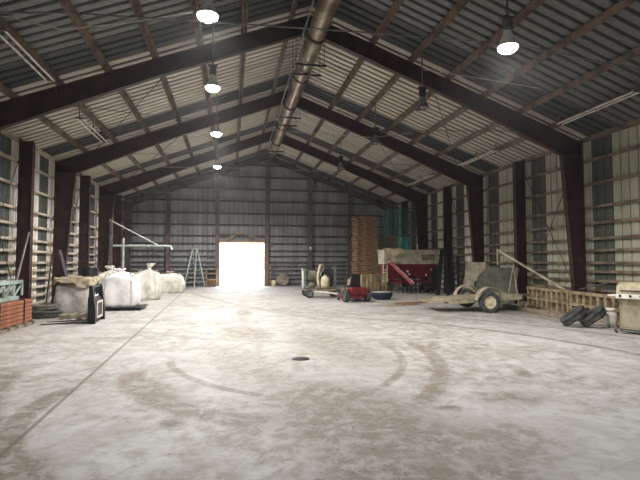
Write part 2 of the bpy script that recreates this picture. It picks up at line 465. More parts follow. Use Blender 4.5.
# back wall with the open door
DX0, DX1, DZ = -.82, 2.2, 2.96
def back_sheet(m, x0, x1, zlo):
    def fn(x, o): return ((x, YB + .17 + o, zlo), (x, YB + .17 + o, roofz(x) + .03))
    ribbed(m, x0, x1, P, fn, .84, .045)
m = MB(); back_sheet(m, XL - .2, DX0, 0); back_sheet(m, DX0, XC, DZ); back_sheet(m, XC, XR + .2, 0)
m.add([(DX1, YB + .17, 0), (XC, YB + .17, 0), (XC, YB + .17, DZ), (DX1, YB + .17, DZ)], [(0, 1, 2, 3)])
wall_back = structure(m.build('wall_back', M_back), 'grey ribbed gable wall around the bright doorway')
for z in GZ + [5.85, 6.7, 7.55, 8.4]:
    if z > ZE - .2:
        dxx = (ZR - z) / SLP - .3; xa, xb = XC - dxx, XC + dxx
    else: xa, xb = XL, XR
    segs = [(xa, xb)] if z > DZ else [(xa, DX0 - .12), (DX1 + .12, xb)]
    for u, w_ in segs:
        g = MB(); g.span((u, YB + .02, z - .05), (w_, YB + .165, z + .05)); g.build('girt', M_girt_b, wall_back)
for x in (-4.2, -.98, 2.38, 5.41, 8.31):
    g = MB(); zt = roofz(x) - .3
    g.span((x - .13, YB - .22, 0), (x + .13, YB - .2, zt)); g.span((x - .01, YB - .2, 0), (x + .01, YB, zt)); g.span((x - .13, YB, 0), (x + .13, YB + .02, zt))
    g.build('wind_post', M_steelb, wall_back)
d = thing('door_1', 'open bright doorway in the gable wall', 'doorway'); d['kind'] = 'structure'
for k in ('category',): del d[k]
g = MB(); g.span((DX0 - .12, YB - .12, 0), (DX0, YB + .2, DZ + .12)); g.build('door_jamb', M_jamb, d)
g = MB(); g.span((DX1, YB - .12, 0), (DX1 + .12, YB + .2, DZ + .12)); g.build('door_jamb', M_jamb, d)
g = MB(); g.span((DX0, YB - .12, DZ), (DX1, YB + .2, DZ + .14)); g.build('door_header', M_jamb, d)
g = MB()
g.bar((DX0 + .1, YB - .16, DZ + .1), (.72, YB - .16, DZ + .72), .07, .07); g.bar((.72, YB - .16, DZ + .72), (DX1 + .45, YB - .16, DZ - .1), .07, .07)
g.bar((.72, YB - .16, DZ + .72), (DX0 - .4, YB - .16, DZ + .72), .05, .05)
g.build('door_brace', M_jamb, d)

# front wall behind the camera with its wide opening
m = MB()
def fs(x0, x1, zlo):
    ribbed(m, x0, x1, P, lambda x, o: ((x, YF - o, zlo), (x, YF - o, roofz(x) + .03)), .84, .045)
fs(XL - .2, -3.0, 0); fs(-3.0, XC, 4.3); fs(XC, 7.5, 4.3); fs(7.5, XR + .2, 0)
structure(m.build('wall_front', M_back))

# ------------------------------------------------------------------ roof fittings
# ridge duct
DXC, DZC, DR = 2.32, 8.12, .27
duct = thing('ridge_duct', 'long round galvanised duct hanging under the roof ridge', 'duct', (DXC, 0, DZC))
y = 4.0; i = 0
while y < 28.0:
    y2 = min(y + 3.05, 28.2)
    g = MB(); rr = DR - (.0 if i % 2 else .012)
    g.tube([(0, y, 0), (0, y2, 0)], rr, 24)
    g.build('duct_section', M_galv, duct)
    g = MB(); g.tube([(0, y2 - .07, 0), (0, y2 + .07, 0)], DR + .022, 24); g.build('collar', M_galvd, duct)
    y = y2; i += 1
for yy in (9.2, 14.6, 15.4, 20.2, 21.4, 26.6, 27.5):
    g = MB(); g.box((.05, yy, -DR - .03), (1.0, .05, .05)); g.bar((-.4, yy, -DR - .03), (-.4, yy, roofz(DXC - .4) - DZC - .15), .014, .014); g.bar((.5, yy, -DR - .03), (.5, yy, roofz(DXC + .5) - DZC - .15), .014, .014)
    g.build('hanger', M_dark, duct)
g = MB(); g.tube([(-.36, 11.0, .05), (-.36, 28.0, .05)], .03, 8)
tag(g.build('conduit', M_grey), 'thin pale conduit running beside the ridge duct', 'conduit').location = (DXC, 0, DZC)

def lamp_parts(root, h, lit):
    # origin at the lens rim; rod reaches h upward
    g = MB(); g.tube([(0, 0, .62), (0, 0, h)], .022, 8); g.build('hanger_rod', M_grey, root)
    g = MB(); g.lathe([(.05, .62), (.1, .6), (.1, .4), (.075, .36)], 16); g.box((.0, 0, .63), (.26, .12, .05)); g.build('ballast_housing', M_grey if lit else M_dark, root)
    g = MB(); g.lathe([(.07, .38), (.09, .3), (.155, .14), (.2, .04), (.21, .02), (.2, .02), (.15, .13), (.085, .29), (.06, .36)], 24, cap=False)
    g.build('reflector', M_white if lit else M_grey, root)
    g = MB()
    if lit: g.lathe([(.165, .09), (.19, .03), (.185, -.02), (.14, -.06), (.08, -.08), (.0, -.085)], 24, cap=False)
    else: g.lathe([(.03, .3), (.055, .2), (.055, .06), (.02, .0), (0, -.005)], 16, cap=False)
    g.build('lens' if lit else 'bulb', M_lens if lit else M_glass, root)
LAMP_W = 1150
def lamp_light(x, y, z, w):
    l = bpy.data.lights.new('lamp_light', 'SPOT'); l.energy = w; l.shadow_soft_size = .15; l.color = (1, .975, .935); l.spot_size = R(165); l.spot_blend = .5
    o = bpy.data.objects.new('lamp_light', l); COL.objects.link(o); o.location = (x, y, z - .27)
lit_lab = ['lit high bay lamp nearest the camera in the row over the white bags', 'lit high bay lamp second in the row over the white bags, by the first frame',
           'lit high bay lamp third in the row over the white bags', 'lit high bay lamp farthest along the row, above the bright door']
lamp0 = None; lamp1 = None
def put_lamp(x, y, z, lit, label, k=1):
    h = roofz(x) - z - .02
    r = thing('high_bay_lamp', label, 'lamp', (x, y, z), 0, 'high bay lamps'); lamp_parts(r, h, lit)
    if lit: lamp_light(x, y, z, LAMP_W * k)
for (y, z), lb in zip(((9.35, 6.4), (13.4, 6.45), (18.9, 6.62), (25.8, 6.68)), lit_lab): put_lamp({9.35: -.5, 13.4: -.56, 18.9: -.63, 25.8: -.8}[y], y, z, True, lb, 1.7 if y > 15 else 1)
put_lamp(5.5, 8.75, 6.0, True, 'the only lit high bay lamp in the row over the trailer')
for (x, y, z), lb in zip(((5.5, 13.2, 6.15), (5.5, 17.9, 6.25), (5.5, 24.0, 6.45), (5.5, 31.6, 6.55)),
    ('unlit high bay lamp next to the lit lamp over the trailer side', 'unlit high bay lamp hanging under the second roof frame', 'unlit high bay lamp above the tall pallet stack', 'unlit high bay lamp farthest back, before the gable wall')):
    put_lamp(x, y, z, False, lb)
# strip lights under the roof slope
for x, y0, y1, lb in ((10.02, 10.3, 13.2, 'pale twin tube strip light by the eave before the first frame, trailer side'), (9.98, 16.8, 19.8, 'pale twin tube strip light by the eave before the second frame, trailer side'),
                      (9.85, 22.4, 25.6, 'pale twin tube strip light by the eave before the third frame, trailer side'), (-4.6, 10.4, 13.1, 'pale twin tube strip light under the roof above the orange beams'),
                      (-4.8, 16.2, 19.3, 'pale twin tube strip light under the roof above the first white bag')):
    z = roofz(x) - .42
    t = thing('strip_light', lb, 'strip light', (x, 0, z), 0, 'strip lights')
    for k in (-.09, .09):
        g = MB(); g.tube([(k, y0, 0), (k, y1, 0)], .025, 8); g.build('tube', M_white, t)
    for yy in (y0, (y0 + y1) / 2, y1):
        g = MB(); g.box((0, yy, .02), (.24, .06, .05)); g.bar((0, yy, .04), (0, yy, .3), .03, .03); g.build('bracket', M_grey, t)
# cross cables and bracing rods
def cable(pts, label, mt=M_wire, r=.012, nm='cable'):
    g = MB(); g.tube(pts, r, 6); tag(g.build(nm, mt), label, nm.replace('_', ' '))
cable([(XL + .5, 9.15, 5.8), (-3, 9.15, 6.14), (2, 9.15, 6.26), (6, 9.15, 6.3), (XR - .4, 9.15, 5.75)], 'long cable crossing the shed in front of the nearest lamps', M_grey, .016)
cable([(1.6, 18.3, 6.72), (5.5, 18.3, 6.62), (7.2, 18.3, 6.9)], 'cable crossing from the ridge duct to the second unlit lamp', M_wirel)
cable([(-3.9, 24.9, 6.4), (1, 24.9, 6.5), (6.0, 24.9, 6.45)], 'cable crossing under the third frame, before the gable wall', M_wirel)
cable([(-5.4, 31.0, 6.0), (1, 31.0, 5.9), (8.5, 31.0, 5.85)], 'long thin cable strung low across the gable wall', M_wirel)
cable([(-.78, 9.4, 6.5), (-1.9, 9.6, 6.3), (-3.4, 10.3, 6.35), (-4.6, 10.5, 6.62)], 'pale wire running from the nearest lit lamp to the strip light', M_wirel)
cable([(5.5, 13.1, 7.3), (7.2, 12.4, 6.85), (8.7, 12.2, 6.62)], 'pale wire sloping from the first unlit lamp down to the roof', M_wirel)
for ya, yb in ((14.25, 20.45), (20.75, 26.9)):
    for xa, xb in ((-5.5, -1.5), (-1.5, -5.5), (6.2, 10.2), (10.2, 6.2)):
        g = MB(); g.tube([(xa, ya, roofz(xa) - .28), (xb, yb, roofz(xb) - .28)], .013, 6)
        structure(g.build('brace_rod', M_wire))

# ------------------------------------------------------------------ wooden pallets
def pallet(root, w=1.1, dpt=1.2, h=.143, ms=M_wood, top=5):
    # runners lie along X, boards along Y
    g = MB()
    for k in range(top):
        x = -w / 2 + .05 + (w - .1) * k / (top - 1); g.box((x, 0, h - .011), (.1 if k not in (1, 3) else .12, dpt, .022))
    g.build('top_board', ms, root)
    for yy in (-dpt / 2 + .03, 0, dpt / 2 - .03):
        g = MB(); g.box((0, yy, h / 2), (w, .045, h - .046)); g.build('runner', ms, root)
    g = MB()
    for k in (-1, 0, 1): g.box((k * (w / 2 - .05), 0, .0115), (.1, dpt, .021))
    g.build('bottom_board', ms, root)
p0 = thing('wooden_pallet', 'bottom pallet of the tall stack by the back wall', 'pallet', (7.42, 26.45, 0), 0, 'pallets in the tall stack'); pallet(p0)
p1 = thing('wooden_pallet', 'orange-brown wooden pallet in the lower part of the tall stack', 'pallet', (7.42, 26.45, .145), 0, 'pallets in the tall stack'); pallet(p1, ms=M_woodo)
NP = 29
for i in range(2, NP):
    src, lb = (p1, None) if i < 7 else (p0, 'brown wooden pallet in the upper part of the tall stack')
    if i == NP - 1: lb = 'topmost pallet on the tall stack by the back wall'
    dup(src, (7.42 + random.uniform(-.05, .05) + (.04 if i % 2 else -.04), 26.45 + random.uniform(-.03, .03), i * .145), random.uniform(-.03, .03), lb)
# second, lower stack behind the hopper
p2 = thing('wooden_pallet', 'weathered pallet in the shorter stack behind the red hopper', 'pallet', (9.1, 27.6, 0), 0, 'pallets in the shorter stack'); pallet(p2, ms=M_woodg)
for i in range(1, 22):
    dup(p2, (9.1 + random.uniform(-.05, .05), 27.6 + random.uniform(-.03, .03), i * .145), random.uniform(-.03, .03), 'topmost weathered pallet of the shorter stack behind the red hopper' if i == 21 else None)
# pallets stood on edge in front of the stack
for i, (x, y, rz, lb) in enumerate(((6.1, 22.1, -.1, 'pale slatted pallet standing on edge behind the red mower'), (6.95, 22.45, .1, 'pale slatted pallet standing on edge behind the navy tub'))):
    r = thing('wooden_pallet', lb, 'pallet', (x, y, .53), rz, 'pallets on edge'); pallet(r, .88, 1.05, ms=M_beige, top=5)
    r.rotation_euler = (R(80), 0, rz)

# ------------------------------------------------------------------ wheels
def tyre(mb, Rr, W, M, n=28, tread=True):
    r0 = Rr * .58
    prof = [(r0, -W * .36), (Rr * .78, -W * .5), (Rr * .93, -W * .46), (Rr, -W * .33), (Rr, -W * .11), (Rr * .975, -W * .1), (Rr * .975, -W * .06), (Rr, -W * .05), (Rr, W * .05), (Rr * .975, W * .06), (Rr * .975, W * .1), (Rr, W * .11), (Rr, W * .33), (Rr * .93, W * .46), (Rr * .78, W * .5), (r0, W * .36), (r0 * .97, 0), (r0, -W * .36)]
    mb.lathe(prof, n, M, True, False)
def rim(mb, Rr, W, M, n=20):
    r0 = Rr * .59
    mb.lathe([(r0, -W * .38), (r0 * .93, -W * .38), (r0 * .85, -W * .12), (r0 * .45, -W * .1), (r0 * .4, -W * .2), (r0 * .18, -W * .24), (0, -W * .24)], n, M, True, False)
    mb.lathe([(r0, W * .38), (r0 * .93, W * .38), (r0 * .85, W * .1), (0, W * .1)], n, M, True, False)
    mb.lathe([(r0, -W * .38), (r0, W * .38)], n, M, True, False)
def wheel(root, c, Rr, W, axis='Y', mr=M_cream, mt=M_tire, ang=0):
    A = {'Y': Matrix.Rotation(-PI / 2, 4, 'X'), 'X': Matrix.Rotation(-PI / 2, 4, 'Y')}[axis]
    M = Matrix.Translation(c) @ Matrix.Rotation(ang, 4, 'Z') @ A
    g = MB(); tyre(g, Rr, W, M); t = g.build('wheel', mt, root)
    g = MB(); rim(g, Rr, W, M); g.build('rim', mr, t)
def loose_tyre(loc, rot, Rr, W, label, ms=M_tire, group=None):
    g = MB(); tyre(g, Rr, W, None); o = g.build('tyre', ms); o.location = loc; o.rotation_euler = rot
    return tag(o, label, 'tyre', group)

# ------------------------------------------------------------------ bulk bags
def bulk_bag(loc, w, d, h, label, mb_, seed, spout=.22, slump=0, rz=0, group='white bulk bags'):
    rnd = random.Random(seed); ph = [rnd.uniform(0, 6.28) for _ in range(8)]
    r = thing('bulk_bag', label, 'bulk bag', loc, rz, group)
    def rad(a, t):
        e = 4.6
        ca, sa = abs(math.cos(a)), abs(math.sin(a))
        q = (ca ** e + sa ** e) ** (-1 / e)
        bulge = .95 + .06 * math.sin(PI * min(1, t * 1.15 + .1)) + slump * .12 * math.sin(PI * (t * .8 + .2))
        top = 1 if t < .84 else math.sqrt(max(0, 1 - ((t - .84) / .16) ** 2 * .72))
        bot = 1 if t > .08 else .9 + .1 * math.sqrt(t / .08)
        f = q * bulge * top * bot
        f += .022 * (1 - abs(math.sin(5 * a + ph[6] + .6 * t))) - .012
        f += .018 * math.sin(6 * a + ph[0] + 3 * t) + .014 * math.sin(11 * a + ph[1] - 5 * t) + .016 * math.sin(9 * t + ph[2] + 2 * a) + .02 * math.sin(3 * a + ph[3])
        return f
    def fn(u, v):
        a = 2 * PI * u
        f = rad(a, v)
        zz = v * h
        if v > .8: zz += .02 * h * math.sin(5 * a + ph[4])
        return (w / 2 * f * math.cos(a), d / 2 * f * math.sin(a), zz)
    g = MB(); g.grid(fn, 56, 26, wrap_u=True)
    # closing top folds
    f1 = lambda u, v: (w / 2 * rad(2 * PI * u, 1) * (1 - v * .75) * math.cos(2 * PI * u), d / 2 * rad(2 * PI * u, 1) * (1 - v * .75) * math.sin(2 * PI * u), h + .02 * h * math.sin(10 * PI * u + ph[4]) * (1 - v) + v * .07 * h + .02 * math.sin(16 * PI * u + ph[5]) * v)
    g.grid(f1, 56, 6, wrap_u=True)
    g.add([(0, 0, 0)] + [fn(i / 56, 0) for i in range(56)], [(0, 1 + (i + 1) % 56, 1 + i) for i in range(56)])
    body = g.build('bag_body', mb_, r)
    # gathered spout
    rr = w * .11
    def fsp(u, v):
        a = 2 * PI * u
        k = (1 - .55 * math.sin(PI * min(v * 1.6, 1)) + .6 * max(0, v - .55)) * (1 + .22 * math.sin(7 * a + ph[6]))
        return (rr * k * math.cos(a) + .1 * v * math.sin(ph[7]), rr * k * math.sin(a) + .1 * v * math.cos(ph[7]), h * 1.05 + spout * v + .03 * math.sin(4 * a + ph[5]) * v)
    g = MB(); g.grid(fsp, 28, 9, wrap_u=True); g.build('spout', mb_, r)
    for ax, ay in ((1, 1), (1, -1), (-1, 1), (-1, -1)):
        bx, by = ax * w * .36, ay * d * .36
        g = MB(); pts = [(bx + ax * .04, by, h * .74), (bx + ax * .0, by, h * .96), (bx - ax * .05, by - ay * .05, h * 1.04), (bx - ax * .12, by - ay * .1, h * .99), (bx - ax * .02, by - ay * .12, h * .9)]
        g.tube(pts, .022, 6); g.build('lifting_loop', M_strap, r)
    for k in range(2):
        a0 = (-2.2, -.95)[k]
        g = MB(); g.grid(lambda u, v: tuple(c * s_ for c, s_ in zip(fn((a0 + .05 * (u - .5)) / (2 * PI) % 1, v * .8), (1.012, 1.012, 1))), 3, 14, smooth=True); g.build('seam', M_strap, r)
    return r
bulk_bag((-3.8, 17.9, .11), 1.22, 1.1, 1.12, 'clean white bulk bag with tied top on the thin black pallet', M_bag, 3, .12)
bulk_bag((-3.62, 22.3, 0), 1.05, 1.1, 1.22, 'dusty upright bulk bag with a bunched top behind the cleanest white bag', M_bag2, 8, .3)
bulk_bag((-4.95, 21.4, 0), 1.15, 1.1, 1.2, 'dusty bulk bag against the wall mostly hidden behind the cleanest white bag', M_bag2, 12, .22)
bulk_bag((-3.3, 27.2, 0), 1.42, 1.3, .98, 'low slumped bulk bag nearest the stepladder', M_bag2, 21, .1, 1.0)
gb = bulk_bag((-5.02, 17.0, 0), 1.14, 1.0, .96, 'greyish bulk bag under a dirty tan tarp behind the black forks', M_bag3, 31, .06)
# dirty tarp draped over the grey bag
def tarp(u, v):
    x = (u - .5) * 1.5; yy = (v - .5) * 1.36
    e = ((abs(x) / .66) ** 4 + (abs(yy) / .59) ** 4) ** .25
    z = 1.155 + .02 * math.sin(7 * x + 2 + 2 * yy) + .018 * math.sin(11 * yy + 4 * x) + .012 * math.sin(23 * x + 9 * yy)
    if e > .92:
        k = min(e - .92, .22)
        sag = .8 + .3 * math.sin(5 * x + 1.2) + .2 * math.sin(9 * x + 7 * yy)
        z -= k * 1.25 * (.8 + .4 * math.sin(4.3 * x + 1.1 + 2 * yy) + .12 * math.sin(12 * x + 3 * yy)); f = (.92 + k * .45) / e
        x *= f + .015 * math.sin(13 * yy); yy *= f + .02 * math.sin(11 * x)
    return (x, yy, z)
g = MB(); g.grid(tarp, 48, 40); o = g.build('dirty_tarp', M_tarp, solid=.008); o.location = (-4.98, 17.0, 0)
tag(o, 'crumpled dirty tan tarp draped over the greyish bag', 'tarp')
# slip pallet below the clean bag
t = thing('plastic_pallet', 'thin black pallet under the cleanest white bag', 'pallet', (-3.72, 17.85, 0))
g = MB(); g.box((0, 0, .09), (1.45, 1.2, .04)); g.build('deck', M_black, t)
for x in (-.6, 0, .6):
    g = MB(); g.box((x, 0, .035), (.12, 1.16, .07)); g.build('runner', M_black, t)
# tall black drum
t = thing('plastic_drum', 'tall dark drum standing behind the tarp-covered bag', 'drum', (-4.98, 18.35, 0))
g = MB(); g.lathe([(.27, 0), (.285, .03), (.285, .48), (.295, .5), (.285, .52), (.285, .95), (.295, .97), (.285, .99), (.285, 1.38), (.27, 1.43)], 28); g.build('drum_body', M_black, t)
g = MB(); g.lathe([(.285, 1.41), (.295, 1.43), (.285, 1.45), (.0, 1.44)], 28); g.build('lid', M_dark, t)
g = MB(); g.lathe([(.05, 1.44), (.05, 1.5), (0, 1.5)], 12, Matrix.Translation((.05, -.1, 0))); g.build('bung', M_grey, t)

# ------------------------------------------------------------------ rack beams on a pallet, left
t = thing('timber_pallet', 'long grey timber pallet under the stack of orange beams', 'pallet', (-5.52, 12.45, 0))
for x in (-.34, 0, .34):
    g = MB(); g.box((x, 0, .045), (.12, 2.95, .09)); g.build('runner', M_woodg, t)
for k in range(7):
    g = MB(); g.box((0, -1.4 + k * .467, .105), (.88, .14, .028)); g.build('deck_board', M_woodg, t)
bm = None
for lay in range(6):
    for row in range(6):
        loc = (-5.2 - row * .13 + random.uniform(-.006, .006), 12.45 + random.uniform(-.03, .03), .12 + lay * .096)
        if bm is None:
            bm = thing('rack_beam', 'orange steel beam in the strapped stack by the wall', 'rack beam', loc, 0, 'orange rack beams')
            g = MB(); g.box((0, 0, .043), (.12, 2.76, .084)); g.build('beam', M_orange, bm, bevel=.014)
            for s_ in (-1, 1):
                g = MB(); g.box((0, s_ * 1.386, .046), (.11, .012, .088)); g.build('end_plate', M_orange, bm)
        else: dup(bm, loc)
for yy, lb in ((13.3, 'dark strap round the orange beams at their far end'), (12.0, 'dark strap round the orange beams nearer the photo edge')):
    g = MB()
    z0, z1, xa, xb = .125, .705, -5.93, -5.132
    for a_, b_ in (((xb, z0), (xb, z1)), ((xb, z1), (xa, z1)), ((xa, z1), (xa, z0))): g.bar((a_[0], yy, a_[1]), (b_[0], yy, b_[1]), .03, .006, (0, 1, 0))
    tag(g.build('steel_strap', M_dark), lb, 'strap', 'straps round the beams')
t = thing('rack_upright', 'pale green braced rack frame lying on top of the orange beams', 'rack frame', (-5.3, 12.25, .71))
for z in (.045, .44):
    g = MB(); g.box((0, -.1, z), (.08, 2.75 if z > .1 else 2.3, .09)); g.build('rail', M_teal, t)
for k in range(5):
    g = MB(); y0 = -1.15 + k * .5
    g.bar((0, y0, .09), (0, y0 + .46, .4), .04, .03); g.build('diagonal_brace', M_teal, t)
    g = MB(); g.bar((0, y0 + .46, .09), (0, y0 + .46, .4), .05, .04); g.build('cross_brace', M_teal, t)
g = MB(); g.tube([(-6.2, 14.9, .02), (-6.45, 16.9, 2.6)], .035, 10)
tag(g.build('pipe', M_grey), 'grey pipe leaning on the wall behind the orange beams', 'pipe')
g = MB(); g.bar((-6.2, 17.75, .01), (-6.42, 18.9, 1.9), .03, .1)
tag(g.build('steel_bar', M_dark), 'dark flat bar leaning on the wall behind the flat tyres', 'bar')
g = MB(); g.bar((-5.75, 19.3, .01), (-6.5, 19.9, 2.1), .12, .05)
tag(g.build('steel_bar', M_dark), 'dark board leaning on the wall beside the tall dark drum', 'bar')
# flat tyres
loose_tyre((-5.45, 15.65, .11), (0, 0, 0), .44, .21, 'black tyre lying flat on the floor below the dusty one', M_tire, 'flat tyres')
loose_tyre((-5.55, 15.8, .30), (0, 0, .3), .37, .15, 'dusty grey tyre lying flat on top of the black tyre', M_tireg, 'flat tyres')

# ------------------------------------------------------------------ fork carriage
t = thing('pallet_fork_carriage', 'black pallet fork attachment with white decals standing on the floor', 'fork attachment', (-3.72, 14.3, 0), R(2))
for yy in (-.55, .55):
    g = MB(); g.prism([(0, 0), (.14, 0), (.14, .35), (.06, 1.0), (-.02, 1.02), (-.05, .3)], .1, Matrix.Translation((0, yy, 0))); g.build('upright', M_black, t)
g = MB()
for z in (.1, .62): g.box((.02, 0, z), (.06, 1.2, .12))
g.build('cross_rail', M_black, t)
g = MB(); g.box((.08, 0, .36), (.02, .8, .42), rot=(0, R(-8), 0)); g.build('quick_attach_plate', M_black, t)
g = MB(); g.box((0, 0, .98), (.05, 1.15, .06)); 
for k in range(5): g.box((-.02, -.4 + .2 * k, .8), (.03, .04, .34))
g.build('load_guard', M_black, t)
g = MB()
for (y0, z0, dy, dz) in ((-.3, .15, .06, .44), (.3, .15, .06, .44), (0, .14, .6, .06), (0, .55, .6, .06), (-.2, .74, .4, .05)):
    g.box((.125 if z0 < .6 else .075, y0, z0 + dz / 2 - .02), (.012, dy, dz))
g.build('decal', M_white, t)
for yy in (-.42, .12):
    g = MB(); g.prism([(-.06, .7), (0, .7), (0, .03), (-1.2, .0), (-1.22, .012), (-.06, .06)], .11, Matrix.Translation((-.02, yy, 0))); g.build('fork', M_dark, t)
t = thing('wooden_pallet', 'grey weathered pallet lying beside the black forks', 'pallet', (-4.32, 15.3, 0), .08); pallet(t, 1.1, .7, .13, M_woodg)

# ------------------------------------------------------------------ jib and post, back left
t = thing('jib_arm', 'pale jib arm with two stays fixed to the frame behind the bags', 'jib arm', (0, 26.6, 0))
g = MB(); g.tube([(-6.1, 0, 2.5), (-3.35, 0, 2.5), (-3.2, 0, 2.46), (-3.15, 0, 2.3)], .06, 10); g.build('arm', M_alum, t)
for dy in (-.05, .12):
    g = MB(); g.tube([(-6.3, dy, 3.85), (-3.9, dy * .5, 2.55)], .028, 8); g.build('stay', M_white, t)
g = MB(); g.box((-6.22, 0, 1.97), (.12, .14, 3.94)); g.build('mast', M_grey, t)
g = MB(); g.tube([(-5.35, 25.4, 0), (-5.35, 25.4, 2.85)], .055, 12); g.box((-5.35, 25.4, .01), (.3, .3, .02))
tag(g.build('steel_post', M_alum), 'grey upright post standing behind the dusty bags', 'post')

# ------------------------------------------------------------------ things along the back wall
t = thing('stepladder', 'tall pale green stepladder by the bright doorway', 'stepladder', (-2.42, 32.85, 0), R(-35))
H = 2.5
for sx in (-1, 1):
    g = MB(); g.bar((sx * .42, -.55, 0), (sx * .17, -.03, H), .045, .08); g.build('front_rail', M_alum, t)
    g = MB(); g.bar((sx * .42, .55, 0), (sx * .17, .03, H), .04, .05); g.build('rear_rail', M_alum, t)
for k in range(1, 8):
    z = k * .31; f = z / H; g = MB(); g.box((0, -.55 + .52 * f, z), (2 * (.42 - .25 * f), .1, .03)); g.build('step', M_alum, t)
for k in (1, 3, 5):
    z = k * .36; f = z / H; g = MB(); g.box((0, .55 - .52 * f, z), (2 * (.42 - .25 * f), .03, .03)); g.build('rear_brace', M_alum, t)
g = MB(); g.box((0, 0, H + .02), (.42, .2, .05)); g.build('top_cap', M_alum, t)
t = thing('wooden_shelf', 'tan wooden shelf unit between the stepladder and the doorway', 'shelf', (-1.32, 33.1, 0))
for x in (-.34, .34):
    for yy in (-.18, .18):
        g = MB(); g.box((x, yy, .62), (.06, .06, 1.24)); g.build('post', M_jamb, t)
for z in (.1, .48, .86, 1.2):
    g = MB(); g.box((0, 0, z), (.74, .42, .04)); g.build('shelf_board', M_jamb, t)
g = MB(); g.box((0, .2, .3), (.66, .02, .3)); g.build('back_board', M_wood, t)
g = MB(); g.bar((2.62, 32.95, .0), (2.58, 33.2, 1.5), .16, .04, (1, 0, 0)); tag(g.build('board', M_woodo), 'narrow tan board leaning by the doorway on the side of the reel', 'board')
t = thing('paint_can', 'small pale can on the floor between doorway and reel', 'can', (2.85, 33.0, 0))
g = MB(); g.lathe([(.16, 0), (.16, .38), (.15, .4)], 18); g.build('can_body', M_cream, t)
g = MB(); g.tube([(-.16, 0, .32), (-.1, 0, .46), (.1, 0, .46), (.16, 0, .32)], .01, 6); g.build('handle', M_grey, t)
t = thing('cable_reel', 'round wooden reel leaning against the gable wall', 'reel', (3.45, 33.0, .42))
MX = Matrix.Rotation(R(80), 4, 'X')
for s_ in (-.12, .12):
    g = MB(); g.lathe([(.06, s_ - .015), (.41, s_ - .015), (.41, s_ + .015), (.06, s_ + .015)], 28, MX, False); g.build('flange', M_woodg, t)
g = MB(); g.lathe([(.2, -.12), (.2, .12)], 20, MX); g.build('drum', M_wood, t)
t = thing('wall_lamp', 'small white box on the gable wall post', 'light box', (5.41, YB - .25, 2.55))
g = MB(); g.box((0, -.02, .05), (.16, .1, .24)); g.build('housing', M_white, t, bevel=.02)
g = MB(); g.tube([(0, 0, .17), (0, .0, .6)], .012, 6); g.build('conduit', M_grey, t)

# ------------------------------------------------------------------ pump trailer
t = thing('engine_pump', 'old engine and pump set on a low wheeled chassis beside the red mower', 'pump', (4.05, 22.3, 0))
g = MB()
for yy in (-.4, .4): g.box((.1, yy, .36), (1.75, .08, .1))
for x in (-.7, .1, .9): g.box((x, 0, .36), (.08, .8, .08))
g.build('chassis', M_woodg, t)
g = MB(); g.box((-.72, 0, .86), (.12, .75, .86)); g.box((-.72, 0, 1.3), (.2, .8, .06)); g.build('radiator', M_grey, t, bevel=.02)
g = MB(); g.lathe([(.05, -.3), (.24, -.28), (.27, -.2), (.27, .2), (.24, .28), (.05, .3)], 20, Matrix.Translation((-.36, .0, .98)) @ Matrix.Rotation(PI / 2, 4, 'Y')); g.build('cooling_shroud', M_olive, t)
g = MB(); g.box((.3, .05, .72), (.6, .5, .5)); g.box((.3, .05, 1.08), (.44, .4, .26)); g.box((.34, .0, 1.26), (.3, .3, .14)); g.build('engine_block', M_dark, t, bevel=.02)
g = MB(); g.lathe([(.0, .42), (.17, .44), (.21, .55), (.21, .85), (.16, .95), (.06, 1.0), (.06, 1.05)], 20, Matrix.Translation((.22, -.36, 0))); g.build('tank', M_cream, t)
g = MB(); g.tube([(-.08, -.25, .5), (-.12, -.27, .9), (-.06, -.26, 1.25), (.02, -.2, 1.5), (.12, -.1, 1.52), (.2, 0, 1.4)], .055, 10); g.build('exhaust_pipe', M_cream, t)
g = MB(); g.box((.72, -.2, .9), (.1, .1, 1.0)); g.box((.66, -.2, 1.38), (.24, .12, .06)); g.build('control_post', M_grey, t)
g = MB(); g.tube([(.4, .1, 1.3), (.52, .1, 1.42), (.62, 0, 1.2), (.6, -.2, .8), (.45, -.35, .6)], .03, 8); g.build('hose', M_black, t)
g = MB(); g.lathe([(.05, -.1), (.17, -.08), (.17, .08), (.05, .1)], 18, Matrix.Translation((-.4, -.3, .56)) @ Matrix.Rotation(PI / 2, 4, 'X')); g.build('pump_casing', M_olive, t)
for x, yy in ((-.55, -.52), (-.55, .52), (.75, -.52), (.75, .52)): wheel(t, (x, yy, .2), .2, .12, 'Y', M_grey, M_tire)
g = MB(); g.tube([(-.3, -.5, .3), (.15, -.75, .26), (.6, -1.0, .22), (.95, -1.5, .06), (1.05, -1.6, .05)], .04, 8); g.build('tow_bar', M_white, t)

# scrap boards
t_lab = ['pale scrap board lowest in the heap beside the red mower', 'splintered pale scrap board slanting over the heap by the mower', 'tan scrap board leaning on the on-edge pallet by the mower', 'short pale scrap board at the end of the heap near the pump']
for (a_, b_, w_), lb in zip((((5.3, 20.85, .03), (6.1, 21.05, .03), .2), ((5.0, 21.15, .08), (5.4, 21.4, .95), .14), ((5.75, 21.35, .02), (5.9, 21.62, 1.02), .12), ((5.3, 21.75, .02), (5.45, 22.1, .85), .16)), t_lab):
    g = MB(); g.bar(a_, b_, w_, .04); tag(g.build('scrap_board', M_beige), lb, 'board', 'scrap boards by the mower')

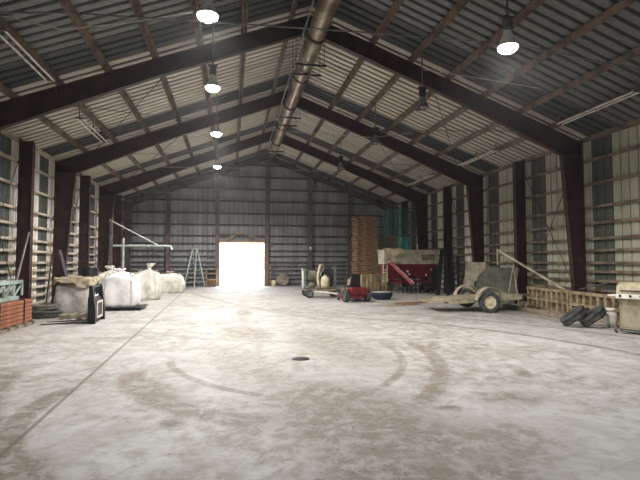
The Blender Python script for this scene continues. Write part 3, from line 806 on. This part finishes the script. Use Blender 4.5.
# ------------------------------------------------------------------ red mower
t = thing('riding_mower', 'dark red riding mower with a black seat', 'mower', (5.08, 19.5, 0), R(4))
for s_ in (-1, 1):
    wheel(t, (s_ * .47, -.15, .26), .26, .2, 'X', M_grey, M_tire)
    wheel(t, (s_ * .42, 1.1, .13), .13, .1, 'X', M_grey, M_tire)
g = MB(); g.box((0, -.25, .3), (.72, .12, .26)); g.box((0, -.3, .2), (.6, .06, .1)); g.box((0, .2, .36), (.7, 1.2, .12)); g.build('chassis', M_red, t, bevel=.03)
g = MB(); g.box((0, -.18, .5), (.66, .4, .22), taper=.86); g.build('engine_cover', M_red, t, bevel=.04)
for s_ in (-1, 1):
    g = MB(); g.grid(lambda u, v: (s_ * (.36 + .12 * v), -.15 - .29 * math.cos(PI * (u * .6 + .2)), .25 + .3 * math.sin(PI * (u * .6 + .2))), 12, 3); g.build('fender', M_red, t, solid=.02)
g = MB(); g.box((0, .25, .62), (.5, .45, .12)); g.build('seat', M_black, t, bevel=.04)
g = MB(); g.box((0, .0, .9), (.46, .12, .56), rot=(R(10), 0, 0), taper=.85); g.build('seat_back', M_black, t, bevel=.05)
for s_ in (-1, 1):
    g = MB(); g.tube([(s_ * .28, .5, .5), (s_ * .3, .55, .9), (s_ * .12, .55, 1.0)], .018, 8); g.build('control_lever', M_black, t)
g = MB(); g.box((0, .75, .18), (.95, .7, .14)); g.build('mower_deck', M_red, t, bevel=.04)
g = MB(); g.box((0, -.33, .36), (.3, .012, .06)); g.build('reflector', M_pink, t)
g = MB(); g.tube([(.12, -.34, .2), (.12, -.42, .2)], .03, 8); g.build('muffler', M_grey, t)

# navy tub
t = thing('plastic_tub', 'navy blue oval tub with a pale lid on the floor', 'tub', (6.5, 20.35, 0), R(-8))
def tub(u, v):
    a = 2 * PI * u; k = .72 + .28 * math.sin(PI * .5 * min(1, v * 1.5)) - .12 * max(0, v - .7)
    return (.48 * k * math.cos(a), .34 * k * math.sin(a), .02 + .3 * v)
g = MB(); g.grid(tub, 32, 10, True); g.build('tub_body', M_navy, t)
g = MB(); g.lathe([(0, .36), (.4, .345), (.45, .325), (.42, .315)], 32, Matrix.Diagonal((1, .74, 1, 1))); g.build('lid', M_hop, t)
for lb, a_, b_ in (('tan plank lying on the floor in front of the navy tub', (6.2, 17.55, .02), (7.2, 17.9, .02)), ('brown plank lying on the floor next to the trailer tail', (6.3, 18.2, .02), (7.9, 18.6, .02))):
    g = MB(); g.bar(a_, b_, .24, .04); tag(g.build('plank', M_wood), lb, 'plank', 'planks on the floor')

# ------------------------------------------------------------------ red seed hopper
t = thing('seed_hopper', 'old red wheeled seed hopper with a long dusty grey box', 'hopper', (9.25, 24.55, 0))
def slab(poly, L, name, ms):
    g = MB(); g.prism(poly, L, Matrix.Rotation(PI / 2, 4, 'Z')); return g.build(name, ms, t)
# profile in (y, z), length along X
def xprism(poly, x0, x1, name, ms, par=t):
    n = len(poly); vs = [(x0, y_, z_) for y_, z_ in poly] + [(x1, y_, z_) for y_, z_ in poly]
    fs_ = [tuple(range(n)), tuple(range(2 * n - 1, n - 1, -1))] + [(i, i + n, (i + 1) % n + n, (i + 1) % n) for i in range(n)]
    g = MB(); g.add(vs, fs_); return g.build(name, ms, par)
box = xprism([(-.5, 1.54), (.45, 1.54), (.5, 2.26), (-.58, 2.26)], -1.45, 1.55, 'hopper_box', M_hop)
g = MB(); g.span((-1.5, -.62, 2.22), (1.6, .54, 2.29)); g.build('box_rim', M_hop, box)
g = MB(); g.box((.98, -.56, 1.9), (.7, .03, .3), rot=(R(-6), 0, 0)); g.build('cover_plate', M_olive, box)
lower = xprism([(-.5, 1.54), (.45, 1.54), (.2, .78), (-.2, .78)], -1.42, 1.42, 'hopper_bottom', M_red)
for x in (-1.3, -.6, .1, .8, 1.35):
    g = MB(); g.bar((x, -.5, 1.54), (x, -.22, .78), .05, .04); g.build('rib', M_red, lower)
g = MB(); g.box((0, -.35, .6), (2.9, .1, .12)); g.box((0, .3, .6), (2.9, .1, .12)); g.box((-1.3, 0, .6), (.1, .7, .1)); g.box((1.3, 0, .6), (.1, .7, .1)); g.build('frame', M_red, t)
for k in range(8):
    x = -.45 + k * .24; g = MB(); g.tube([(x, -.3, .8), (x, -.42, .5), (x + .05, -.45, .22)], .03, 8); g.lathe([(.0, -.012), (.17, -.006), (.17, .006), (0, .012)], 18, Matrix.Translation((x + .05, -.45, .2)) @ Matrix.Rotation(PI / 2, 4, 'Y')); g.build('seed_opener', M_dark, t)
for x in (-1.15, 1.2): wheel(t, (x, .1, .36), .36, .2, 'X', M_red, M_tire)
for k in range(5):
    g = MB(); g.box((-1.42, -.62, .72 + k * .13), (.24, .12, .05)); g.build('step_rung', M_white, t)
for x in (-1.53, -1.31):
    g = MB(); g.bar((x, -.62, .6), (x, -.62, 1.5), .03, .05); g.build('step_rail', M_white, t)
g = MB(); g.bar((-1.2, -.72, 1.62), (-.1, -.95, .55), .3, .12); ch = g.build('discharge_chute', M_pink, t)
g = MB(); g.bar((-1.05, -.8, 1.56), (.0, -1.02, .55), .05, .06); g.build('chute_edge', M_white, ch)
g = MB(); g.bar((-1.5, -.7, 1.6), (-.9, -.76, 1.75), .2, .05); g.build('chute_hinge', M_cream, ch)
for i, (x, z) in enumerate(((-.1, 1.15), (.0, 1.0), (.95, .95), (1.22, 1.25), (1.3, 1.02))):
    g = MB(); g.lathe([(0, .02), (.055, .015), (.06, -.03)], 14, Matrix.Translation((x, -.52 + (1.54 - z) * .3, z)) @ Matrix.Rotation(PI / 2, 4, 'X')); g.build('cap', M_white, t)
g = MB(); g.box((1.35, -.42, .85), (.3, .3, .9)); 
for k in range(4): g.box((1.36, -.58, .6 + k * .2), (.26, .03, .04))
g.build('drive_gearbox', M_dark, t)
g = MB()
def tp(u, v):
    x = -1.42 + u * 1.05; z = 2.335 + .025 * math.sin(11 * u) - max(0, v - .7) * (.7 + .6 * math.sin(PI * u)); return (x, -.2 - .5 * min(1, v / .66) - .03 * v + .015 * math.sin(8 * u), z)
g.grid(tp, 20, 10); o = g.build('cloth_cover', M_cream, solid=.01); o.location = (9.25, 24.55, 0)
tag(o, 'cream sack cloth thrown over the corner of the grey hopper box', 'cloth')

# teal lens ghost of the doorway, added as a see-through hanging sheet
t_m = NT('teal_lens_ghost'); fz = t_m.noise(.9, 4, .6)
stripe = t_m.ramp(t_m.xyz()[2], 3.35, 3.15)
t_m.b.inputs['Alpha'].default_value = .5
t_m.b.inputs['Transmission Weight'].default_value = .0
M_ghost = t_m.out(t_m.mix(stripe, S(60, 150, 142), S(20, 215, 225)), .35, 0, .5)
g = MB(); g.grid(lambda u, v: (9.5 + u * 1.85, 29.5 + .05 * math.sin(u * 19) + .03 * math.sin(u * 47 + v), 2.35 + v * 2.75), 60, 8)
ghost = thing('lens_ghost_sheet', 'teal lens ghost of the doorway built as a see-through sheet beyond the red hopper', 'plastic sheet', (0, 0, 0))
g.build('sheet', M_ghost, ghost)
g = MB(); g.tube([(9.4, 29.5, 5.13), (11.45, 29.5, 5.13)], .025, 8); g.tube([(10.62, 29.6, 0), (10.62, 29.6, 5.12)], .03, 8); g.build('hanging_frame', M_wire, ghost)

# dark boards leaning on the post
for i, (a_, b_, w_, lb) in enumerate((((10.35, 21.9, .01), (11.02, 23.6, 3.1), .16, 'dark board leaning on the wall, longest of the group past the hopper'), ((10.55, 21.7, .01), (11.06, 23.1, 2.4), .14, 'dark board leaning past the hopper, second longest'),
        ((10.75, 21.6, .01), (11.2, 22.6, 1.9), .12, 'dark board leaning past the hopper, closest to the second frame'), ((10.05, 22.4, .01), (10.9, 23.75, 2.3), .2, 'wide dark board leaning past the hopper, closest to the hopper'))):
    g = MB(); g.bar(a_, b_, w_, .05); tag(g.build('leaning_board', M_black), lb, 'board', 'dark leaning boards')

# ------------------------------------------------------------------ sheets leaning behind the trailer
def leaning_sheet(p, q, h, tilt, label, ms, poly=None):
    p = V(p); q = V(q); u = (q - p).normalized(); n = V((-u.y, u.x, 0))
    if n.x < 0: n = -n
    L = (q - p).length
    poly = poly or [(0, 0), (1, 0), (1, 1), (0, 1)]
    vs = []
    for k in (0, .025):
        for a_, c_ in poly: vs.append(p + u * a_ * L + n * (math.sin(tilt) * c_ * h + k) + V((0, 0, math.cos(tilt) * c_ * h)))
    m_ = len(poly); fs_ = [tuple(range(m_)), tuple(range(2 * m_ - 1, m_ - 1, -1))] + [(i, i + m_, (i + 1) % m_ + m_, (i + 1) % m_) for i in range(m_)]
    g = MB(); g.add(vs, fs_); tag(g.build('leaning_sheet', ms), label, 'sheet', 'sheets leaning behind the trailer')
leaning_sheet((10.1, 18.9, .01), (10.76, 17.05, .01), 1.45, R(12), 'wide dark grey sheet leaning behind the trailer', M_plyd, [(0, 0), (1, 0), (1.02, 1), (.2, 1), (0, .7)])
leaning_sheet((10.14, 20.2, .01), (10.5, 19.05, .01), 1.66, R(11), 'paler sheet with a notched edge leaning beside the dark sheet', M_plyl, [(0, 0), (.55, 0), (.6, .5), (1, .5), (1, 1), (.1, 1)])

# ------------------------------------------------------------------ utility trailer
t = thing('utility_trailer', 'small dusty flat trailer with round fenders and cream wheels', 'trailer', (8.35, 15.4, 0), R(-6))
g = MB(); g.box((0, 0, 0), (2.5, 1.55, .05), M=Matrix.Translation((-.05, 0, .46)) @ Matrix.Rotation(R(-3.5), 4, 'Y')); g.build('deck', M_trailer, t)
g = MB(); MR = Matrix.Translation((-.05, 0, .4)) @ Matrix.Rotation(R(-3.5), 4, 'Y')
for yy in (-.76, .76): g.box((0, yy, 0), (2.5, .06, .12), M=MR)
for x in (-1.22, -.4, .4, 1.22): g.box((x, 0, 0), (.06, 1.5, .1), M=MR)
g.build('frame', M_trailer, t)
g = MB(); g.box((-1.55, 0, .33), (.62, 1.5, .03), rot=(0, R(-8), 0)); g.build('tail_ramp', M_trailer, t)
g = MB(); g.tube([(0, -.9, .36), (0, .9, .36)], .035, 10); g.build('axle', M_dark, t)
for s_ in (-1, 1):
    wheel(t, (0, s_ * .98, .34), .34, .2, 'Y', M_cream, M_tire)
    g = MB()
    g.grid(lambda u, v: (-.45 * math.cos(PI * (u * .96 + .02)), s_ * (.83 + .3 * v), .37 + .45 * math.sin(PI * (u * .96 + .02))), 22, 4); g.build('fender', M_trailer, t, solid=.015)
g = MB(); g.bar((1.1, -.6, .46), (1.7, 0, .5), .07, .08); g.bar((1.1, .6, .46), (1.7, 0, .5), .07, .08); g.bar((1.65, 0, .5), (1.86, 0, .5), .09, .09); g.tube([(1.65, 0, .5), (1.65, 0, .02)], .03, 8); g.box((1.65, 0, .015), (.16, .16, .03)); g.build('tow_tongue', M_grey, t)

# tripod, long pole and thin pipe
t = thing('steel_tripod', 'thin three legged stand holding up the long pale pole', 'stand', (10.1, 15.95, 0))
for a_ in (R(20), R(150), R(265)):
    g = MB(); g.tube([(.28 * math.cos(a_), .28 * math.sin(a_), 0), (.0, 0, 1.58)], .022, 8); g.build('leg', M_pipe, t)
t = thing('long_pole', 'long pale pole slanting down from the stand towards the wooden lattice', 'pole', (0, 0, 0))
g = MB(); g.tube([(9.5, 16.05, 2.1), (10.84, 12.36, .07)], [.04, .05], 12); g.build('shaft', M_pipe, t)
g = MB(); g.tube([(9.51, 16.03, 2.06), (9.51, 16.03, 1.55)], .025, 8); g.build('hanging_strap', M_pipe, t)
g = MB(); g.tube([(10.75, 16.6, .03), (11.2, 14.0, .75), (11.4, 13.0, 1.0)], .02, 8); tag(g.build('pipe', M_grey), 'thin grey pipe propped behind the wooden lattice', 'pipe')

# wooden lattice panels
def lattice(p, q, h, n, label):
    p = V(p); q = V(q); L = (q - p).length
    t = thing('wooden_lattice', label, 'lattice panel', p, math.atan2((q - p).y, (q - p).x), 'wooden lattice panels')
    for k, z in enumerate((.05, h / 2, h - .05)):
        g = MB(); g.box((L / 2, 0, z), (L, .14, .09)); g.build('rail', M_beige, t)
    for i in range(n):
        x = .06 + (L - .12) * i / (n - 1)
        for z0, z1 in ((.1, h / 2 - .05), (h / 2 + .05, h - .1)):
            g = MB(); g.box((x, 0, (z0 + z1) / 2), (.1, .12, z1 - z0)); g.build('block', M_beige, t)
lattice((10.38, 15.5, .0), (10.1, 13.0, .0), .79, 9, 'beige wooden lattice panel with two rows of openings, end nearer the trailer')
lattice((10.09, 12.95, .0), (9.94, 10.5, .0), .78, 9, 'beige wooden lattice panel with two rows of openings, behind the tyres and grill')
g = MB(); g.bar((9.72, 16.0, .07), (9.5, 11.9, .07), .2, .13); tag(g.build('long_timber', M_woodg, bevel=.01), 'long weathered timber lying on the floor along the wooden lattice', 'timber')
g = MB(); g.bar((11.2, 17.1, .06), (11.2, 9.0, .06), .3, .12); tag(g.build('long_timber', M_woodg), 'long weathered timber on the floor hard against the wall girts', 'timber')

# leaning tyres, propane bottle, grill
yaw = R(-28)
def lean_tyre(x, y, ang, Rr, W, label):
    z = Rr * math.sin(ang) + W * .5 * math.cos(ang) - .01
    o = loose_tyre((x, y, z), (0, 0, 0), Rr, W, label, M_tire, 'tyres leaning by the grill')
    o.rotation_euler = (Matrix.Rotation(yaw, 3, 'Z') @ Matrix.Rotation(-ang, 3, 'Y')).to_euler()
lean_tyre(8.62, 11.0, R(38), .34, .21, 'black tyre leaning over, farther from the gas bottle')
lean_tyre(8.99, 10.78, R(38), .34, .21, 'black tyre leaning over, right beside the gas bottle')
t = thing('propane_bottle', 'small dusty white gas bottle between the tyres and the grill', 'gas bottle', (9.46, 10.72, 0))
g = MB(); g.lathe([(.12, 0), (.12, .03), (.15, .06), (.155, .1), (.155, .3), (.14, .36), (.06, .4), (.03, .41)], 24); g.build('bottle_body', M_bag2, t)
g = MB(); g.lathe([(.1, .39), (.105, .48)], 20, cap=False); g.build('collar', M_bag2, t, solid=.006)
g = MB(); g.lathe([(.03, .4), (.03, .45), (.05, .45), (.05, .47), (0, .47)], 12); g.build('valve', M_grey, t)
t = thing('gas_grill', 'cream gas barbecue grill with a rounded hood by the wall', 'grill', (9.12, 9.6, 0), R(26)); t.scale = (.88, .88, 1.0)
# local: front face looks along -X, width along Y
g = MB(); g.box((-.2, 0, .48), (.02, .48, .66)); g.build('door', M_grillp, t, bevel=.008)
g = MB(); g.box((0, .26, .48), (.42, .03, .7)); g.box((0, -.26, .48), (.42, .03, .7)); g.box((.2, 0, .48), (.02, .52, .7)); g.box((0, 0, .13), (.42, .52, .03)); g.build('cabinet', M_grillp, t)
g = MB(); g.box((-.12, .0, .86), (.34, .62, .12)); g.box((.05, 0, .86), (.46, .6, .1)); g.build('firebox', M_grillp, t)
g = MB(); g.box((-.29, 0, .86), (.06, .66, .11), rot=(0, R(18), 0)); cp = g.build('control_panel', M_white, t, bevel=.01)
for k in (-.26, -.02, .22):
    g = MB(); g.lathe([(.03, 0), (.028, .03), (0, .032)], 14, Matrix.Translation((-.32, k, .87)) @ Matrix.Rotation(R(-72), 4, 'Y')); g.build('knob', M_dark, cp)
def hood(u, v):
    a = PI * (1 - u); yy = -.32 + .64 * v
    return (-.02 + .27 * math.cos(a) * (1 if v not in (0, 1) else 1), yy, .91 + .28 * math.sin(a) ** .8)
g = MB(); g.grid(hood, 20, 6)
for yy, rv in ((-.37, 1), (.37, 0)):
    pts = [hood(i / 19, 0 if rv else 1) for i in range(20)]; g.add(pts, [tuple(range(20)) if rv else tuple(range(19, -1, -1))])
hd = g.build('hood', M_grill, t)
g = MB(); g.tube([(-.28, -.22, .99), (-.33, -.2, .99), (-.33, .2, .99), (-.28, .22, .99)], .014, 8); g.build('handle', M_dark, hd)
for s_ in (-1, 1):
    g = MB(); g.box((-.02, s_ * .45, .87), (.4, .24, .03)); g.build('side_shelf', M_white, t)
    g = MB(); g.bar((0, s_ * .28, .8), (0, s_ * .5, .86), .03, .02); g.build('shelf_bracket', M_grey, t)
for x in (-.16, .17): wheel(t, (x, .4, .09), .09, .04, 'Y', M_white, M_grey)
for x in (-.16, .17):
    g = MB(); g.tube([(x, -.36, .0), (x, -.36, .12)], .02, 8); g.build('foot', M_grey, t)
g = MB(); g.tube([(-.2, -.36, .07), (-.2, .4, .07)], .016, 8); g.tube([(.2, -.36, .07), (.2, .4, .07)], .016, 8)
for k in range(7): g.tube([(-.2, -.3 + k * .1, .075), (.2, -.3 + k * .1, .075)], .008, 6)
g.build('bottom_rack', M_grey, t)

# thin dust haze hanging in the shed
hm = bpy.data.materials.new('dust_haze'); hm.use_nodes = True; hn = hm.node_tree
hn.nodes.remove(hn.nodes['Principled BSDF'])
vsn = hn.nodes.new('ShaderNodeVolumeScatter'); vsn.inputs['Color'].default_value = (.96, .98, 1, 1); vsn.inputs['Density'].default_value = .0008; vsn.inputs['Anisotropy'].default_value = .55
hn.links.new(vsn.outputs[0], hn.nodes['Material Output'].inputs['Volume'])
g = MB(); g.span((XL - .35, YF + .3, -.1), (XR + .35, YB + 1.2, ZR + .6)); tag(g.build('dust_haze', hm), 'thin dust haze hanging in the air of the shed', 'haze', kind='stuff')

# floor drain
t = thing('floor_drain', 'dark round drain cover in the middle of the dusty floor', 'drain', (1.17, 8.18, 0))
g = MB(); g.lathe([(.15, .0), (.15, .008), (.13, .01), (0, .01)], 28); g.build('cover', M_dark, t)

# ------------------------------------------------------------------ light, sky, camera
w = bpy.data.worlds.new('sky'); SC.world = w; w.use_nodes = True
nt = w.node_tree; bg = nt.nodes['Background']
sky = nt.nodes.new('ShaderNodeTexSky'); sky.sky_type = 'NISHITA'; sky.sun_disc = False
sky.sun_elevation = R(52); sky.sun_rotation = R(8); sky.air_density = 1.2; sky.dust_density = 2.5
nt.links.new(sky.outputs[0], bg.inputs['Color']); bg.inputs['Strength'].default_value = 1.6
sl = bpy.data.lights.new('sun', 'SUN'); sl.energy = 32; sl.angle = R(1.0); sl.color = (1, .97, .92)
so = bpy.data.objects.new('sun', sl); COL.objects.link(so)
so.rotation_euler = (R(-40), 0, R(-6))   # shines down and towards the camera

cam = bpy.data.cameras.new('camera'); cam.sensor_width = 36; cam.lens = 27; cam.clip_end = 400
co = bpy.data.objects.new('camera', cam); COL.objects.link(co)
co.location = (0, 0, 1.65); co.rotation_euler = (R(90 + 2.62), 0, R(-10.4))
SC.camera = co
vs = SC.view_settings
vs.view_transform = 'Standard'; vs.look = 'None'; vs.gamma = 1; vs.use_curve_mapping = False; vs.exposure = -0.06
SC.cycles.max_bounces = 10; SC.cycles.diffuse_bounces = 6; SC.cycles.use_denoising = True
SC.cycles.sample_clamp_indirect = 6
